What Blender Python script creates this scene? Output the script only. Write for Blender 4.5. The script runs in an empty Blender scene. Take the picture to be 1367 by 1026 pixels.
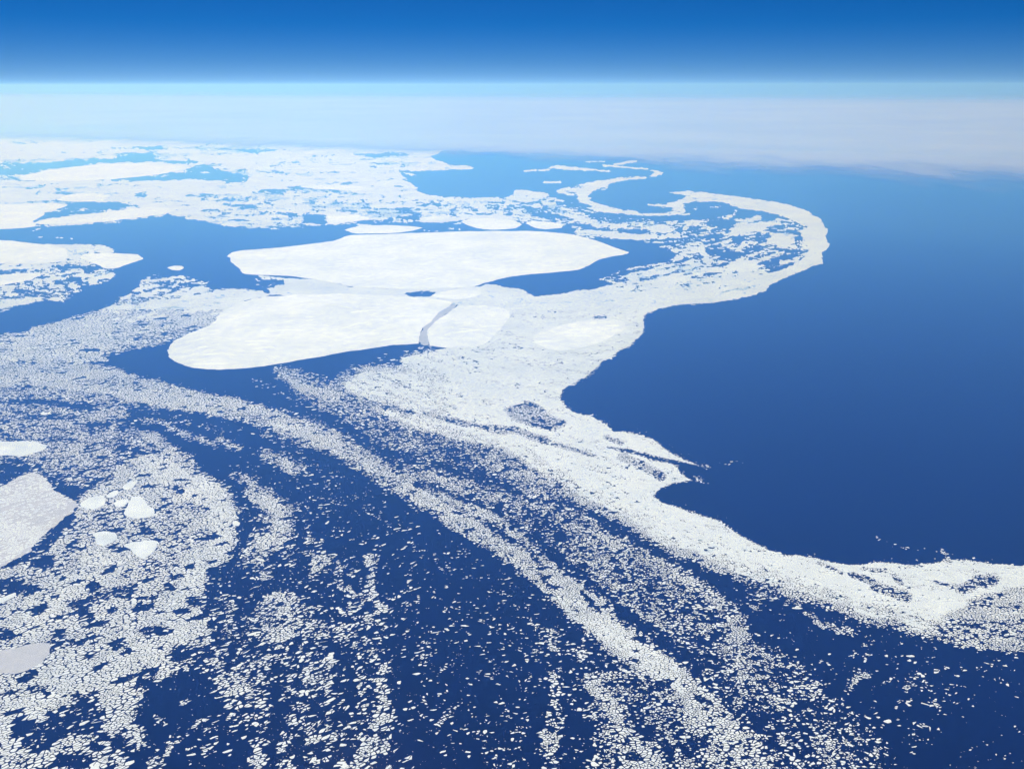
import bpy, math, random
import numpy as np
from mathutils import Vector
random.seed(7)
rng = np.random.default_rng(11)
sc = bpy.context.scene
C = sc.collection

# ------------------------------------------------------------------ camera
PW, PH, FPX = 1367.0, 1026.0, 1100.0        # photograph size and focal length in its pixels
ALT = 10000.0                               # flying height, metres
EYE = 116.0                                 # row of eye level in the photograph
PITCH = math.atan((PH/2 - EYE)/FPX)
cam_d = bpy.data.cameras.new('camera')
cam = bpy.data.objects.new('camera', cam_d); C.objects.link(cam)
cam.location = (0, 0, ALT)
cam.rotation_euler = (math.pi/2 - PITCH, 0, 0)
cam_d.sensor_width = 36.0
cam_d.lens = 36.0*FPX/PW
cam_d.clip_start = 1.0
cam_d.clip_end = 6.0e6
sc.camera = cam

# ------------------------------------------------------------------ sky, sun, exposure
SUN_EL, SUN_AZ = math.radians(50), math.radians(346)     # azimuth from +Y (view direction), clockwise
w = bpy.data.worlds.new('World'); sc.world = w; w.use_nodes = True
nt = w.node_tree
sky = nt.nodes.new('ShaderNodeTexSky'); sky.sky_type = 'NISHITA'
sky.sun_disc = False
sky.sun_elevation = SUN_EL; sky.sun_rotation = SUN_AZ
sky.altitude = 7200; sky.air_density = 1.0; sky.dust_density = 0.0; sky.ozone_density = 8.0
bg = nt.nodes['Background']; bg.inputs['Strength'].default_value = 0.05
hs = nt.nodes.new('ShaderNodeHueSaturation'); hs.inputs['Saturation'].default_value = 1.28; hs.inputs['Hue'].default_value = .507
nt.links.new(sky.outputs[0], hs.inputs['Color']); nt.links.new(hs.outputs[0], bg.inputs['Color'])
sun_d = bpy.data.lights.new('sun', 'SUN'); sun_d.energy = 5.0; sun_d.angle = math.radians(0.5)
sun_d.color = (1.0, 0.99, 0.985)
sun = bpy.data.objects.new('sun', sun_d); C.objects.link(sun)
sv = Vector((math.sin(SUN_AZ)*math.cos(SUN_EL), math.cos(SUN_AZ)*math.cos(SUN_EL), math.sin(SUN_EL)))
sun.rotation_euler = sv.to_track_quat('Z', 'Y').to_euler()
sun.location = (0, 0, 20000)
vs = sc.view_settings
vs.view_transform = 'Standard'; vs.look = 'None'; vs.exposure = 0.07; vs.gamma = 1; vs.use_curve_mapping = False
sc.cycles.volume_bounces = 2
sc.cycles.max_bounces = 6
sc.cycles.use_denoising = True
sc.cycles.use_adaptive_sampling = False

# ------------------------------------------------------------------ projection helpers
cp, sp = math.cos(PITCH), math.sin(PITCH)
def ground(px, py, z=0.0):
    """point of the sea seen at a pixel of the photograph"""
    a = (np.asarray(px, float) - PW/2)/FPX; b = (PH/2 - np.asarray(py, float))/FPX
    dy = cp + b*sp; dz = -sp + b*cp
    t = (ALT - z)/(-dz)
    return a*t, dy*t
def pixel(x, y, z=0.0):
    dz = z - ALT
    fwd = y*cp - dz*sp; up = y*sp + dz*cp
    return PW/2 + FPX*x/fwd, PH/2 - FPX*up/fwd

def hashn(ix, iy, seed):
    h = (ix.astype(np.int64)*374761393 + iy.astype(np.int64)*668265263 + seed*1442695041) & 0xffffffff
    h = ((h ^ (h >> 13))*1274126177) & 0xffffffff
    h = ((h ^ (h >> 16))*2246822519) & 0xffffffff
    return ((h ^ (h >> 15)) & 0xffffff)/float(0xffffff)
def vnoise(x, y, seed=0):
    x = np.asarray(x, float); y = np.asarray(y, float)
    ix = np.floor(x); iy = np.floor(y); fx = x-ix; fy = y-iy
    fx = fx*fx*(3-2*fx); fy = fy*fy*(3-2*fy)
    a = hashn(ix, iy, seed); b = hashn(ix+1, iy, seed); c = hashn(ix, iy+1, seed); d = hashn(ix+1, iy+1, seed)
    return (a*(1-fx)+b*fx)*(1-fy) + (c*(1-fx)+d*fx)*fy
def fbm(x, y, seed=0, o=4):
    s = 0; amp = .5; tot = 0
    for k in range(o):
        s = s + amp*vnoise(x*2**k, y*2**k, seed+17*k); tot += amp; amp *= .55
    return s/tot
def blur(a, sx, sy):
    for ax, s in ((1, sx), (0, sy)):
        if s <= 0.15: continue
        r = max(1, int(3*s)); k = np.exp(-.5*(np.arange(-r, r+1)/s)**2); k /= k.sum()
        pad = [(0, 0), (0, 0)]; pad[ax] = (r, r)
        p = np.pad(a, pad, mode='edge'); out = np.zeros_like(a); n = a.shape[ax]
        for i, kv in enumerate(k):
            out += kv*(p[:, i:i+n] if ax == 1 else p[i:i+n, :])
        a = out
    return a
def rank01(a):
    f = a.ravel(); o = np.argsort(f); r = np.empty(f.size); r[o] = np.arange(f.size)/f.size
    return r.reshape(a.shape)

# ------------------------------------------------------------------ materials
def new_mat(name):
    m = bpy.data.materials.new(name); m.use_nodes = True
    return m, m.node_tree, m.node_tree.nodes['Principled BSDF']
def noise_node(t, scale, detail=4, rough=.55, pos=None):
    n = t.nodes.new('ShaderNodeTexNoise'); n.inputs['Scale'].default_value = scale
    n.inputs['Detail'].default_value = detail; n.inputs['Roughness'].default_value = rough
    if pos is not None: t.links.new(pos, n.inputs['Vector'])
    return n
def ramp(t, src, stops):
    r = t.nodes.new('ShaderNodeValToRGB'); cr = r.color_ramp
    while len(cr.elements) < len(stops): cr.elements.new(.5)
    for e, (p, c) in zip(cr.elements, stops): e.position = p; e.color = (*c, 1)
    t.links.new(src, r.inputs['Fac']); return r
def ice_material(name, c0, c1, fine, coarse, bump=0.0, rough=.85):
    m, t, b = new_mat(name)
    g = t.nodes.new('ShaderNodeNewGeometry')
    n1 = noise_node(t, fine, 3, .6, g.outputs['Position']); n2 = noise_node(t, coarse, 5, .6, g.outputs['Position'])
    mx = t.nodes.new('ShaderNodeMath'); mx.operation = 'MULTIPLY_ADD'
    t.links.new(n1.outputs['Fac'], mx.inputs[0]); mx.inputs[1].default_value = .5
    hf = t.nodes.new('ShaderNodeMath'); hf.operation = 'MULTIPLY'; hf.inputs[1].default_value = .5
    t.links.new(n2.outputs['Fac'], hf.inputs[0]); t.links.new(hf.outputs[0], mx.inputs[2])
    r = ramp(t, mx.outputs[0], [(.33, c0), (.62, c1)])
    t.links.new(r.outputs[0], b.inputs['Base Color'])
    b.inputs['Roughness'].default_value = rough
    b.inputs['Specular IOR Level'].default_value = .2
    if bump:
        bp = t.nodes.new('ShaderNodeBump'); bp.inputs['Strength'].default_value = bump; bp.inputs['Distance'].default_value = 70
        t.links.new(n2.outputs['Fac'], bp.inputs['Height']); t.links.new(bp.outputs[0], b.inputs['Normal'])
    return m
M_floe = ice_material('snow_covered_ice', (.50, .59, .69), (.75, .82, .90), 1/420, 1/3000, .5)
M_small = ice_material('small_floe_ice', (.63, .71, .80), (.79, .85, .91), 1/45, 1/1500)
M_brash = ice_material('brash_ice', (.40, .49, .59), (.64, .72, .80), 1/150, 1/2600)
M_slush = ice_material('wet_slush', (.42, .52, .61), (.62, .70, .78), 1/90, 1/1400)
M_grey = ice_material('young_grey_ice', (.30, .36, .45), (.40, .45, .53), 1/120, 1/1500)
M_lilac = ice_material('thin_lilac_ice', (.40, .44, .53), (.50, .53, .60), 1/160, 1/1800)  # lilac grey tone of the sheet and floe at the left edge
M_thin = ice_material('thin_new_ice', (.20, .33, .46), (.42, .54, .64), 1/260, 1/2500)
M_mid = ice_material('fine_wet_ice', (.50, .59, .68), (.70, .78, .86), 1/60, 1/1800)
M_ridge = ice_material('ridge_snow', (.73, .81, .90), (.78, .86, .93), 1/100, 1/900)
def sea_material():
    m, t, b = new_mat('sea_water')
    g = t.nodes.new('ShaderNodeNewGeometry')
    n = noise_node(t, 1/2600, 6, .6, g.outputs['Position'])
    r = ramp(t, n.outputs['Fac'], [(.3, (.0001, .0008, .013)), (.7, (.0002, .0022, .030))])
    t.links.new(r.outputs[0], b.inputs['Base Color'])
    b.inputs['Roughness'].default_value = .05; b.inputs['IOR'].default_value = 1.33
    b.inputs['Specular IOR Level'].default_value = .4
    return m
M_sea = sea_material()

# ------------------------------------------------------------------ mesh helpers
def mesh_from_arrays(name, verts, loops, starts, totals):
    me = bpy.data.meshes.new(name)
    me.vertices.add(len(verts)); me.vertices.foreach_set('co', np.ascontiguousarray(verts, np.float32).ravel())
    me.loops.add(len(loops)); me.loops.foreach_set('vertex_index', np.ascontiguousarray(loops, np.int32))
    me.polygons.add(len(starts)); me.polygons.foreach_set('loop_start', np.ascontiguousarray(starts, np.int32))
    me.update(calc_edges=True); me.validate(); me.shade_flat()
    return me
def link(name, me, mat, parent=None):
    o = bpy.data.objects.new(name, me); me.materials.append(mat); C.objects.link(o)
    if parent: o.parent = parent
    return o
def tag(o, label=None, cat=None, group=None, kind=None):
    for k, v in (('label', label), ('category', cat), ('group', group), ('kind', kind)):
        if v: o[k] = v
    return o

# ------------------------------------------------------------------ far limit of the clear sea: a straight line on the water
FL = np.array(ground(0., 173.)); FR = np.array(ground(1367., 214.))
tdir = (FR-FL)/np.linalg.norm(FR-FL); ndir = np.array([-tdir[1], tdir[0]])
if ndir[1] < 0: ndir = -ndir
NFAR = float(FL @ ndir)
yaw = math.atan2(tdir[1], tdir[0])
def face_xy(u, v): return tdir[0]*u + ndir[0]*v, tdir[1]*u + ndir[1]*v
U0, U1, V0, V1 = -260000., 260000., -60000., NFAR
def slab(name, u0, u1, v0, v1, z0, z1):
    vs_ = [(*face_xy(u, v), z) for z in (z0, z1) for (u, v) in ((u0, v0), (u1, v0), (u1, v1), (u0, v1))]
    fs = [(3, 2, 1, 0), (4, 5, 6, 7), (0, 1, 5, 4), (1, 2, 6, 5), (2, 3, 7, 6), (3, 0, 4, 7)]
    me = bpy.data.meshes.new(name); me.from_pydata(vs_, [], fs); me.update(); return me
def sheet(name, u0, u1, v0, v1, n):
    us = np.linspace(u0, u1, n+1); vv = np.linspace(v0, v1, n+1)
    X, Y = np.meshgrid(us, vv); gx, gy = face_xy(X.ravel(), Y.ravel())
    idx = np.arange((n+1)*(n+1)).reshape(n+1, n+1)
    q = np.stack([idx[:-1, :-1], idx[:-1, 1:], idx[1:, 1:], idx[1:, :-1]], -1).reshape(-1, 4)
    return mesh_from_arrays(name, np.stack([gx, gy, 0*gx], -1), q.ravel(), np.arange(len(q))*4, None)
sea = tag(link('sea', sheet('sea', U0+50, U1-50, V0+50, V1-50, 40), M_sea), kind='structure')
# ------------------------------------------------------------------ low cloud deck beyond the clear sea
def cloud_deck():
    NC, NR = 520, 110
    az = np.linspace(-.80, .80, NC); m = 1.004*np.geomspace(1, 14, NR)
    A, Mm = np.meshgrid(az, m)
    dirx, diry = np.sin(A), np.cos(A)
    r0 = NFAR/(dirx*ndir[0]+diry*ndir[1])
    R_ = r0*Mm; X = dirx*R_; Y = diry*R_
    edge = (fbm(X/9000, Y/9000, 5, 4)-.5)*.05
    into = np.clip((Mm-1.004-edge)/.10, 0, 1)
    lump = fbm(X/5200, Y/5200, 41, 5); broad = fbm(X/30000, Y/30000, 77, 3)
    Z = (into**.6)*(500+900*broad) + np.minimum(into*3, 1)*700*np.clip(lump-.35, 0, 1)*np.clip(2.2-Mm*.35, .35, 1)
    Z = np.maximum(Z, 60.0)
    Z[0] = 0
    V = np.stack([X.ravel(), Y.ravel(), Z.ravel()], -1)
    idx = np.arange(NC*NR).reshape(NR, NC)
    q = np.stack([idx[:-1, :-1], idx[:-1, 1:], idx[1:, 1:], idx[1:, :-1]], -1).reshape(-1, 4)
    return mesh_from_arrays('clouds', V, q.ravel(), np.arange(len(q))*4, None)
def fade(m, t, b, soft):
    at = t.nodes.new('ShaderNodeAttribute'); at.attribute_name = 'cover'
    mp = t.nodes.new('ShaderNodeMapping'); mp.inputs['Scale'].default_value = (1/9000, 1/15000, 1/4000)
    g = t.nodes.new('ShaderNodeNewGeometry'); t.links.new(g.outputs['Position'], mp.inputs['Vector'])
    n = noise_node(t, 1.0, 8, .68, mp.outputs[0])
    ad = t.nodes.new('ShaderNodeMath'); ad.operation = 'MULTIPLY_ADD'; t.links.new(n.outputs['Fac'], ad.inputs[0]); ad.inputs[1].default_value = soft; t.links.new(at.outputs['Fac'], ad.inputs[2])
    mr = t.nodes.new('ShaderNodeMapRange'); mr.interpolation_type = 'SMOOTHSTEP'; t.links.new(ad.outputs[0], mr.inputs['Value'])
    mr.inputs['From Min'].default_value = soft*.5; mr.inputs['From Max'].default_value = soft*.5+1.0
    t.links.new(mr.outputs[0], b.inputs['Alpha'])
def cloud_material(name='cloud', soft=0.0):
    m, t, b = new_mat(name)
    fade(m, t, b, soft)
    g = t.nodes.new('ShaderNodeNewGeometry'); mp = t.nodes.new('ShaderNodeMapping'); mp.inputs['Scale'].default_value = (1/40000, 1/26000, 1/3000); mp.inputs['Rotation'].default_value = (0, 0, .2)
    t.links.new(g.outputs['Position'], mp.inputs['Vector']); nn = noise_node(t, 1.0, 7, .62, mp.outputs[0])
    rr_ = ramp(t, nn.outputs['Fac'], [(.3, (.26, .31, .43)), (.7, (.35, .41, .55))]); t.links.new(rr_.outputs[0], b.inputs['Base Color'])  # blue grey base colour carries the haze in front of the far cloud
    b.inputs['Roughness'].default_value = 1; b.inputs['Specular IOR Level'].default_value = 0
    g = t.nodes.new('ShaderNodeNewGeometry'); n = noise_node(t, 1/3500, 6, .65, g.outputs['Position'])
    bp = t.nodes.new('ShaderNodeBump'); bp.inputs['Strength'].default_value = .35; bp.inputs['Distance'].default_value = 700
    t.links.new(n.outputs['Fac'], bp.inputs['Height']); t.links.new(bp.outputs[0], b.inputs['Normal'])
    return m
cl_me = cloud_deck()
for p_ in cl_me.polygons: p_.use_smooth = True
cov = cl_me.attributes.new('cover', 'FLOAT', 'POINT')
cov.data.foreach_set('value', np.repeat(np.clip((1/np.geomspace(1, 14, 110)-1/14)/(1/3.2-1/14), 0, 1), 520).astype(np.float32))
tag(link('clouds', cl_me, cloud_material()), 'flat bank of pale low cloud along the horizon', 'clouds', kind='stuff')


# ragged cloud edge added over the sea; also stands in for haze at left
def cloud_fringe():
    NU, NV = 560, 70; DEEP = 46000
    us = np.linspace(-250000, 190000, NU); vv = NFAR-60-np.linspace(0, 1, NV)**1.4*DEEP
    Uu, Vv = np.meshgrid(us, vv); X, Y = face_xy(Uu, Vv)
    px, py = pixel(X, np.maximum(Y, 1000.))
    q = (NFAR-60-Vv)/DEEP
    reach = .75+.25*np.clip((px-700)/450, 0, 1)+.35*(fbm(X/30000, Y/60000, 28, 3)-.5)
    n = fbm(X/5200, Y/9000, 8, 5)
    cover = np.clip(1-q/np.maximum(reach, .1), 0, 1)*1.25
    Z = 30+np.clip(cover, 0, 1)**.7*(260+700*np.clip(n-.35, 0, 1))
    idx = np.arange(NU*NV).reshape(NV, NU)
    ok = cover > 0
    cell = ok[:-1, :-1] | ok[:-1, 1:] | ok[1:, 1:] | ok[1:, :-1]
    q4 = np.stack([idx[:-1, :-1], idx[1:, :-1], idx[1:, 1:], idx[:-1, 1:]], -1)[cell]
    used, inv = np.unique(q4.ravel(), return_inverse=True)
    V = np.stack([X.ravel()[used], Y.ravel()[used], Z.ravel()[used]], -1)
    me = mesh_from_arrays('cloud_fringe', V, inv, np.arange(len(q4))*4, None)
    at = me.attributes.new('cover', 'FLOAT', 'POINT'); at.data.foreach_set('value', cover.ravel()[used].astype(np.float32))
    return me
fg = cloud_fringe(); fg.shade_smooth()
tag(link('cloud_fringe', fg, cloud_material('cloud_fringe', 1.3)), 'ragged low edge of the cloud bank, veiling the far sea like haze', 'fog', kind='stuff')

# ------------------------------------------------------------------ ice concentration field (on a grid of sightlines laid over the sea)
SX, SY = 1.3333, 1.0
gx = np.arange(-90, 1458, SX); gy = np.arange(174.0, 1072.0, SY)
PX, PY = np.meshgrid(gx, gy)
depth = np.clip((PY-EYE)/600, .05, 1.2)
wsc = 26*depth
WX = PX + (fbm(PX/wsc/1.6, PY/wsc*1.6, 3, 4)-.5)*14*depth + (rng.random(PX.shape)-.5)*1.0
WY = PY + (fbm(PX/wsc/1.6, PY/wsc*1.6, 91, 4)-.5)*8*depth + (rng.random(PX.shape)-.5)*.8
F = np.zeros_like(PX); B = np.zeros_like(PX)
def box_of(xs, ys, pad):
    i0 = np.searchsorted(gx, min(xs)-pad); i1 = np.searchsorted(gx, max(xs)+pad)
    j0 = np.searchsorted(gy, min(ys)-pad); j1 = np.searchsorted(gy, max(ys)+pad)
    return slice(j0, j1), slice(i0, i1)
def poly_sd(pts, X, Y):
    d2 = np.full(X.shape, 1e12); ins = np.zeros(X.shape, bool); n = len(pts)
    for i in range(n):
        x0, y0 = pts[i]; x1, y1 = pts[(i+1) % n]
        ex, ey = x1-x0, y1-y0; L = ex*ex+ey*ey+1e-9
        t = np.clip(((X-x0)*ex+(Y-y0)*ey)/L, 0, 1)
        d2 = np.minimum(d2, (X-x0-t*ex)**2+(Y-y0-t*ey)**2)
        if y0 != y1:
            c = (y0 > Y) != (y1 > Y)
            ins ^= c & (X < (x1-x0)*(Y-y0)/(y1-y0)+x0)
    return np.where(ins, 1, -1)*np.sqrt(d2)
def put(A, s, a, c): A[s] = A[s]*(1-a) + c*a
def poly(pts, c, soft=1.5, A=None, warp=True, inset=0.0):
    A = F if A is None else A
    s = box_of([p[0] for p in pts], [p[1] for p in pts], soft+12)
    X, Y = (WX[s], WY[s]) if warp else (PX[s], PY[s])
    a = np.clip((poly_sd(pts, X, Y)-inset)/(2*soft)+.5, 0, 1); put(A, s, a*a*(3-2*a), c)
def strip(pts, soft=.7, A=None, flat=1.0):
    """pts: (x, y, half width, concentration); soft as a share of the half width"""
    A = F if A is None else A
    hw = max(p[2] for p in pts)
    s = box_of([p[0] for p in pts], [p[1] for p in pts], hw*2+10)
    X, Y = WX[s], WY[s]
    best = np.full(X.shape, 1e9); cc = np.zeros(X.shape)
    for (x0, y0, h0, c0), (x1, y1, h1, c1) in zip(pts[:-1], pts[1:]):
        ex, ey = x1-x0, y1-y0; L = ex*ex+ey*ey+1e-9
        t = np.clip(((X-x0)*ex+(Y-y0)*ey)/L, 0, 1)
        d = np.sqrt((X-x0-t*ex)**2+(Y-y0-t*ey)**2)/(h0+(h1-h0)*t)
        m = d < best; best = np.where(m, d, best); cc = np.where(m, c0+(c1-c0)*t, cc)
    a = np.clip((1+soft-best)/(2*soft), 0, 1); put(A, s, a*a*(3-2*a), cc)
def ell(x, y, rx, ry, c, soft=.4, A=None):
    A = F if A is None else A
    s = box_of([x-rx, x+rx], [y-ry, y+ry], 14)
    d = np.sqrt(((WX[s]-x)/rx)**2+((WY[s]-y)/ry)**2)
    a = np.clip((1+soft-d)/(2*soft), 0, 1); put(A, s, a*a*(3-2*a), c)
def st(h, c, *pts, soft=.75): strip([(x, y, h, c) for x, y in pts], soft)

# --- sparse drift of single floes over the near water
poly([(330,560),(420,610),(520,660),(640,730),(720,800),(800,880),(850,960),(900,1100),(300,1100),(250,1000),(260,800)], .078, 20)
poly([(900,720),(1060,790),(1200,850),(1367,870),(1500,880),(1500,1100),(950,1100),(900,900)], .04, 20)
# --- far pack on the left
poly([(-150,160),(300,160),(500,180),(592,196),(575,209),(584,217),(602,222),(637,223.5),(600,227),(565,229),(530,228),(545,240),(556,253),(573,261.5),(613,264.5),(672,265),(684,258),(716,256),(740,262),(760,275),(800,285),(760,300),(700,294),(620,293),(560,298),(500,296),(430,301),(380,306),(330,304),(275,297),(225,287),(150,297),(50,303),(-150,310)], .75, 2.2)
poly([(-150,160),(500,175),(600,196),(575,209),(500,212),(300,200),(-150,205)], .80, 3)
poly([(245,285),(330,262),(430,252),(520,262),(600,270),(700,268),(760,290),(690,294),(560,296),(430,300),(330,303)], .68, 5)
poly([(480,262),(560,264),(620,268),(700,268),(740,275),(720,290),(640,290),(560,285),(490,285)], .6, 4)
for pts in ([(0,219),(60,217),(150,212),(165,207),(200,206),(215,214),(272,215.5),(250,219),(190,216.5),(130,218),(60,226),(30,232),(-100,232),(-100,221)],
            [(152,239),(205,234),(235,228),(252,222),(275,222),(300,229),(335,236),(330,244),(290,242),(240,240),(190,241)],
            [(44,295),(61,282),(91,274),(91,270),(126,269.7),(187,273),(152,280),(88,288)],
            [(475,206),(520,202),(560,203),(545,208),(500,210)],
            [(496,294),(540,289),(562,285),(560,297),(575,300),(605,296),(613,297),(628,305),(600,309),(566,309),(556,302),(514,299.5),(479,301),(455,306),(440,306),(461,297)],
            [(410,285),(432,287),(436,299),(420,301),(405,296)]):
    poly(pts, .13, 2.2)
for h, pts in ((1.6, ((-20,237),(26,240))), (1.5, ((310,201),(400,203))), (1.3, ((275,206),(298,206))), (2.0, ((351,254),(400,252),(452,255))),
               (2.2, ((363,219),(400,218))), (1.4, ((394,200.5),(420,200.5))), (2, ((362,221),(397,219))), (2.2, ((72,259),(95,259))), (1.8, ((181,260),(193,260))),
               (2.0, ((300,272),(340,276))), (1.6, ((250,262),(285,263))), (2.2, ((350,284),(390,287))), (1.4, ((35,254),(55,254))), (1.3, ((130,247),(160,247))), (1.6,((150,199),(215,197))), (1.3,((30,198),(60,199)))):
    st(h*1.15, .42, *pts, soft=1.0)
st(2.2, .95, (535,213),(575,214),(600,222),(630,223.5)); st(4, .95, (548,222),(590,222)); st(2.5, .9, (560,210),(585,200))
st(1.0, .6, (540,231),(556,234))
st(4, .9, (530,236),(545,250),(562,262)); st(2.5,.92,(562,262),(600,266),(672,266.5),(700,262))
# --- far filaments and the second swirl
st(1.2, .93, (700,228.7),(729,227),(744,222.5),(767,225),(817,229)); st(2.4, .85, (738,223.5),(768,225))
st(1.0, .85, (782,216),(808,216)); st(1.1, .85, (820,219),(849,215.5)); st(1.0,.8,(725,244),(748,243))
st(5, .7, (750,257),(780,251),(810,245))
strip([(805,220.5,1.2,.9),(832,223,1.2,.93),(864,226,1.2,.9),(883,231.5,1.8,.95),(864,236.6,1.6,.95),(832,239.5,2.6,.95),(800,245,4,.95),(779,254,6,.95),(777,264,6,.95),(797,276,4.5,.95),(826,282,3,.9),(858,286,2.2,.9),(920,286,2,.8)])
strip([(865,273,.8,.7),(890,275,2.5,.9),(908,274,6,.92),(912,282,4,.9),(890,286,2,.8)])
# --- mixed water of the hooked swirl
poly([(690,268),(760,268),(790,285),(860,292),(900,300),(960,297),(1030,290),(1080,300),(1085,330),(1060,355),(1005,392),(900,404),(850,408),(800,400),(830,378),(880,355),(905,340),(860,322),(790,312),(740,300)], .42, 4)
strip([(690,257,3,.8),(723,261.5,5,.8),(741,276,5,.75),(764,289,4,.75),(797,298,3.5,.75),(846,299.5,3.5,.7),(887,298,3,.7),(943,295,2,.7),(978,288,2.5,.75),(982,282,2,.7)])
st(4, .85, (770,311),(817,314),(864,318.5)); st(4.5, .75, (870,305),(893,308),(902,314))
for e in ((960,296,22,6.5,.10),(945,278,22,5.5,.15),(955,338,28,7,.12),(1068,308,11,7,.3),(1030,358,14,5,.3),(745,262,14,4,.3),(800,291,20,2.5,.2),(845,308,22,3,.2)): ell(*e)
st(3.5, .9, (978,308),(1007,305),(1037,297)); st(4.5, .85, (987,297),(1013,291)); ell(1045,318,17,8,.85); ell(993,356,24,9,.97); st(4,.65,(928,323),(943,343))
poly([(893,257),(919.6,254.7),(949,257),(993,264),(1037,270),(1077,280.5),(1096,293.7),(1100,302.5),(1107,310),(1101,314),(1107,329),(1097,337.6),(1098,351),(1084,356.6),(1058,367),(1030,378),(1001,390),(1000,378),(1016,367),(1051,358),(1075,343),(1083,329),(1069,314),(1077.6,302.5),(1051,291),(1022,283),(993,279),(963,270),(925,268),(918,272),(905,268),(916,262)], .97, .8)
# --- the broad white tongue
poly([(345,368),(432,374),(467,382),(514,385),(640,383),(650,378),(676,382.7),(698,385.6),(713,396),(741,393),(767,388.5),(796,385.6),(814,381),(837,375),(855,366),(872,359),(893,352),(940,360),(1000,372),(1031,377),(1019,388.5),(995,396),(960,403),(907.6,406.7),(881,412),(859,421),(860.7,432),(859,442.7),(840,461.7),(808,482),(782,502.7),(764,511.5),(752.5,520),(748.6,532),(755.4,542),(770,549.5),(790.5,554),(808,564),(818,574.5),(837,576),(855,579),(875,587.6),(896,605),(913,614),(937,622.5),(913,617.5),(890,613),(861,605),(840,598),(811,596.5),(825.6,602),(849,605),(872.5,615.5),(893,618),(903,625.7),(910,634),(925,642),(904.6,645),(884,650.7),(874,661),(884,668),(907.6,677),(957,693),(989.5,713.7),(1016,727),(1049,739.5),(1066,739.5),(1090,745),(1119,751),(1142,752.7),(1166,750),(1201,752.7),(1239,752.7),(1256,747),(1264,746),(1289,746),(1318,751),(1367,754),(1500,757),(1500,868),(1367,861),(1336,859.5),(1298,856.6),(1248,846),(1218,840.5),(1195,826),(1172,826),(1145,820),(1122,808),(1104,804),(1078,795),(1040,782),(1005,774.6),(967,760),(928,738.6),(893,730),(861,712),(831,692),(796,674),(767,659.5),(746,648),(723,633),(688,610),(650,598),(599,588),(555,573),(514,558.5),(487,544),(467,529),(461,512),(482,496),(523,496),(540,484),(534,475.6),(572,471),(596,464.5),(600,440),(560,400),(360,393)], .985, .8)
put(B, (slice(None), slice(None)), (F > .9)*(PY > 365), .9)
poly([(455,512),(478,492),(540,478),(572,470),(600,500),(612,545),(600,592),(514,562),(480,545)], .92, 14)
st(12, .91, (487,540),(555,566),(650,590),(688,603),(723,625),(767,650),(831,684),(893,720),(967,750),(1040,773),(1122,800),(1195,818),(1248,838), soft=.9)
poly([(800,372),(872,355),(940,350),(1010,365),(1000,384),(900,392),(840,394)], .72, 5)
st(7, .96, (800,398),(850,398),(905,397),(955,391)); st(5,.85,(960,388),(1005,380),(1030,372))
poly([(343,371),(380,373),(381,379),(365,384),(345,386),(330,380)], .08, 1)
poly([(543,391),(572,388),(584,389),(574,396.6),(546,396.6)], .1, 1)
ell(800,423.5,9,1.6,.2)
# thin places in the tongue
poly([(676,546.6),(703,536),(720,541),(735,555),(758,563),(744,573),(720,571),(688,560)], .55, 3)
st(4, .55, (650,571),(688,574),(729,588)); st(3, .5, (482,538),(525,547),(540,554)); st(2.6, .6, (566,551),(613,564),(643,570),(672,577.6))
st(2.2, .68, (738,592),(790,607)); st(4.5, .62, (831,610),(861,621.5),(884,636)); st(2.6, .7, (808,582),(831,590))
st(3.4, .55, (1140,767),(1166,776)); st(5, .55, (1170,783),(1212,796)); st(6, .42, (1283,787),(1300,776),(1322,775)); st(2, .6, (1190,768),(1203,780)); st(1.6,.6,(1245,775),(1275,783)); st(2.5, .75, (1095,752),(1125,765)); st(2.,.7,(1150,758),(1180,762))
poly([(1240,842),(1275,816),(1320,802),(1367,794),(1500,792),(1500,872),(1367,861),(1300,857)], .74, 8)
st(8, .75, (1500,778),(1367,790),(1300,805))
# ragged lower rim of the tongue
st(5, .62, (467,532),(487,546),(514,561),(555,576),(599,591),(650,601),(688,614),(723,637),(746,652),(767,663),(796,678),(831,696),(861,716),(893,734),(928,742),(967,764),(1005,778),(1040,786),(1078,799),(1104,808),(1122,812),(1145,824),(1172,830),(1195,830),(1218,845),(1248,850),(1298,861),(1367,865), soft=.8)
st(.8, .4, (1178,724),(1200,731),(1228,737)); st(1.2, .5, (1232,729),(1240,737)); strip([(1256,731,1.2,.5),(1261,741,3,.7),(1266,750,5,.9)]); st(1.5,.5,(1286,741),(1310,747)); st(.7,.3,(1318,737),(1330,738)); st(1,.35,(1160,718),(1172,721))
st(1.3, .6, (937,622),(948,623)); st(1.2,.3,(960,620),(990,617)); st(2.2,.55,(925,636),(937,645))
# --- left arm of the pack
poly([(-150,452),(0,446),(35,442),(44,436),(88,426),(126,415.6),(170,396.6),(187,379),(202,367),(240,369),(278,376),(281,385),(322,385),(348,388),(362,393),(330,402),(300,418),(284,434),(250,447),(234,453),(205,462.5),(176,468),(152,472.7),(143,478.6),(152,487),(176,499),(219,511),(263,522.5),(307,531),(351,540),(330,560),(263,549),(205,543),(146,528),(58,517),(-150,517)], .80, 2.5)
poly([(-150,455),(40,445),(100,430),(200,410),(290,392),(350,392),(290,425),(200,455),(120,475),(-150,500)], .88, 6)
poly([(150,405),(180,390),(190,372),(205,366),(245,369),(282,378),(280,386),(230,392),(180,410)], .5, 4)
strip([(-150,470,16,.5),(0,478,16,.6),(80,470,12,.6),(160,450,8,.4),(230,430,5,.2)], .6, B)
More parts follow.
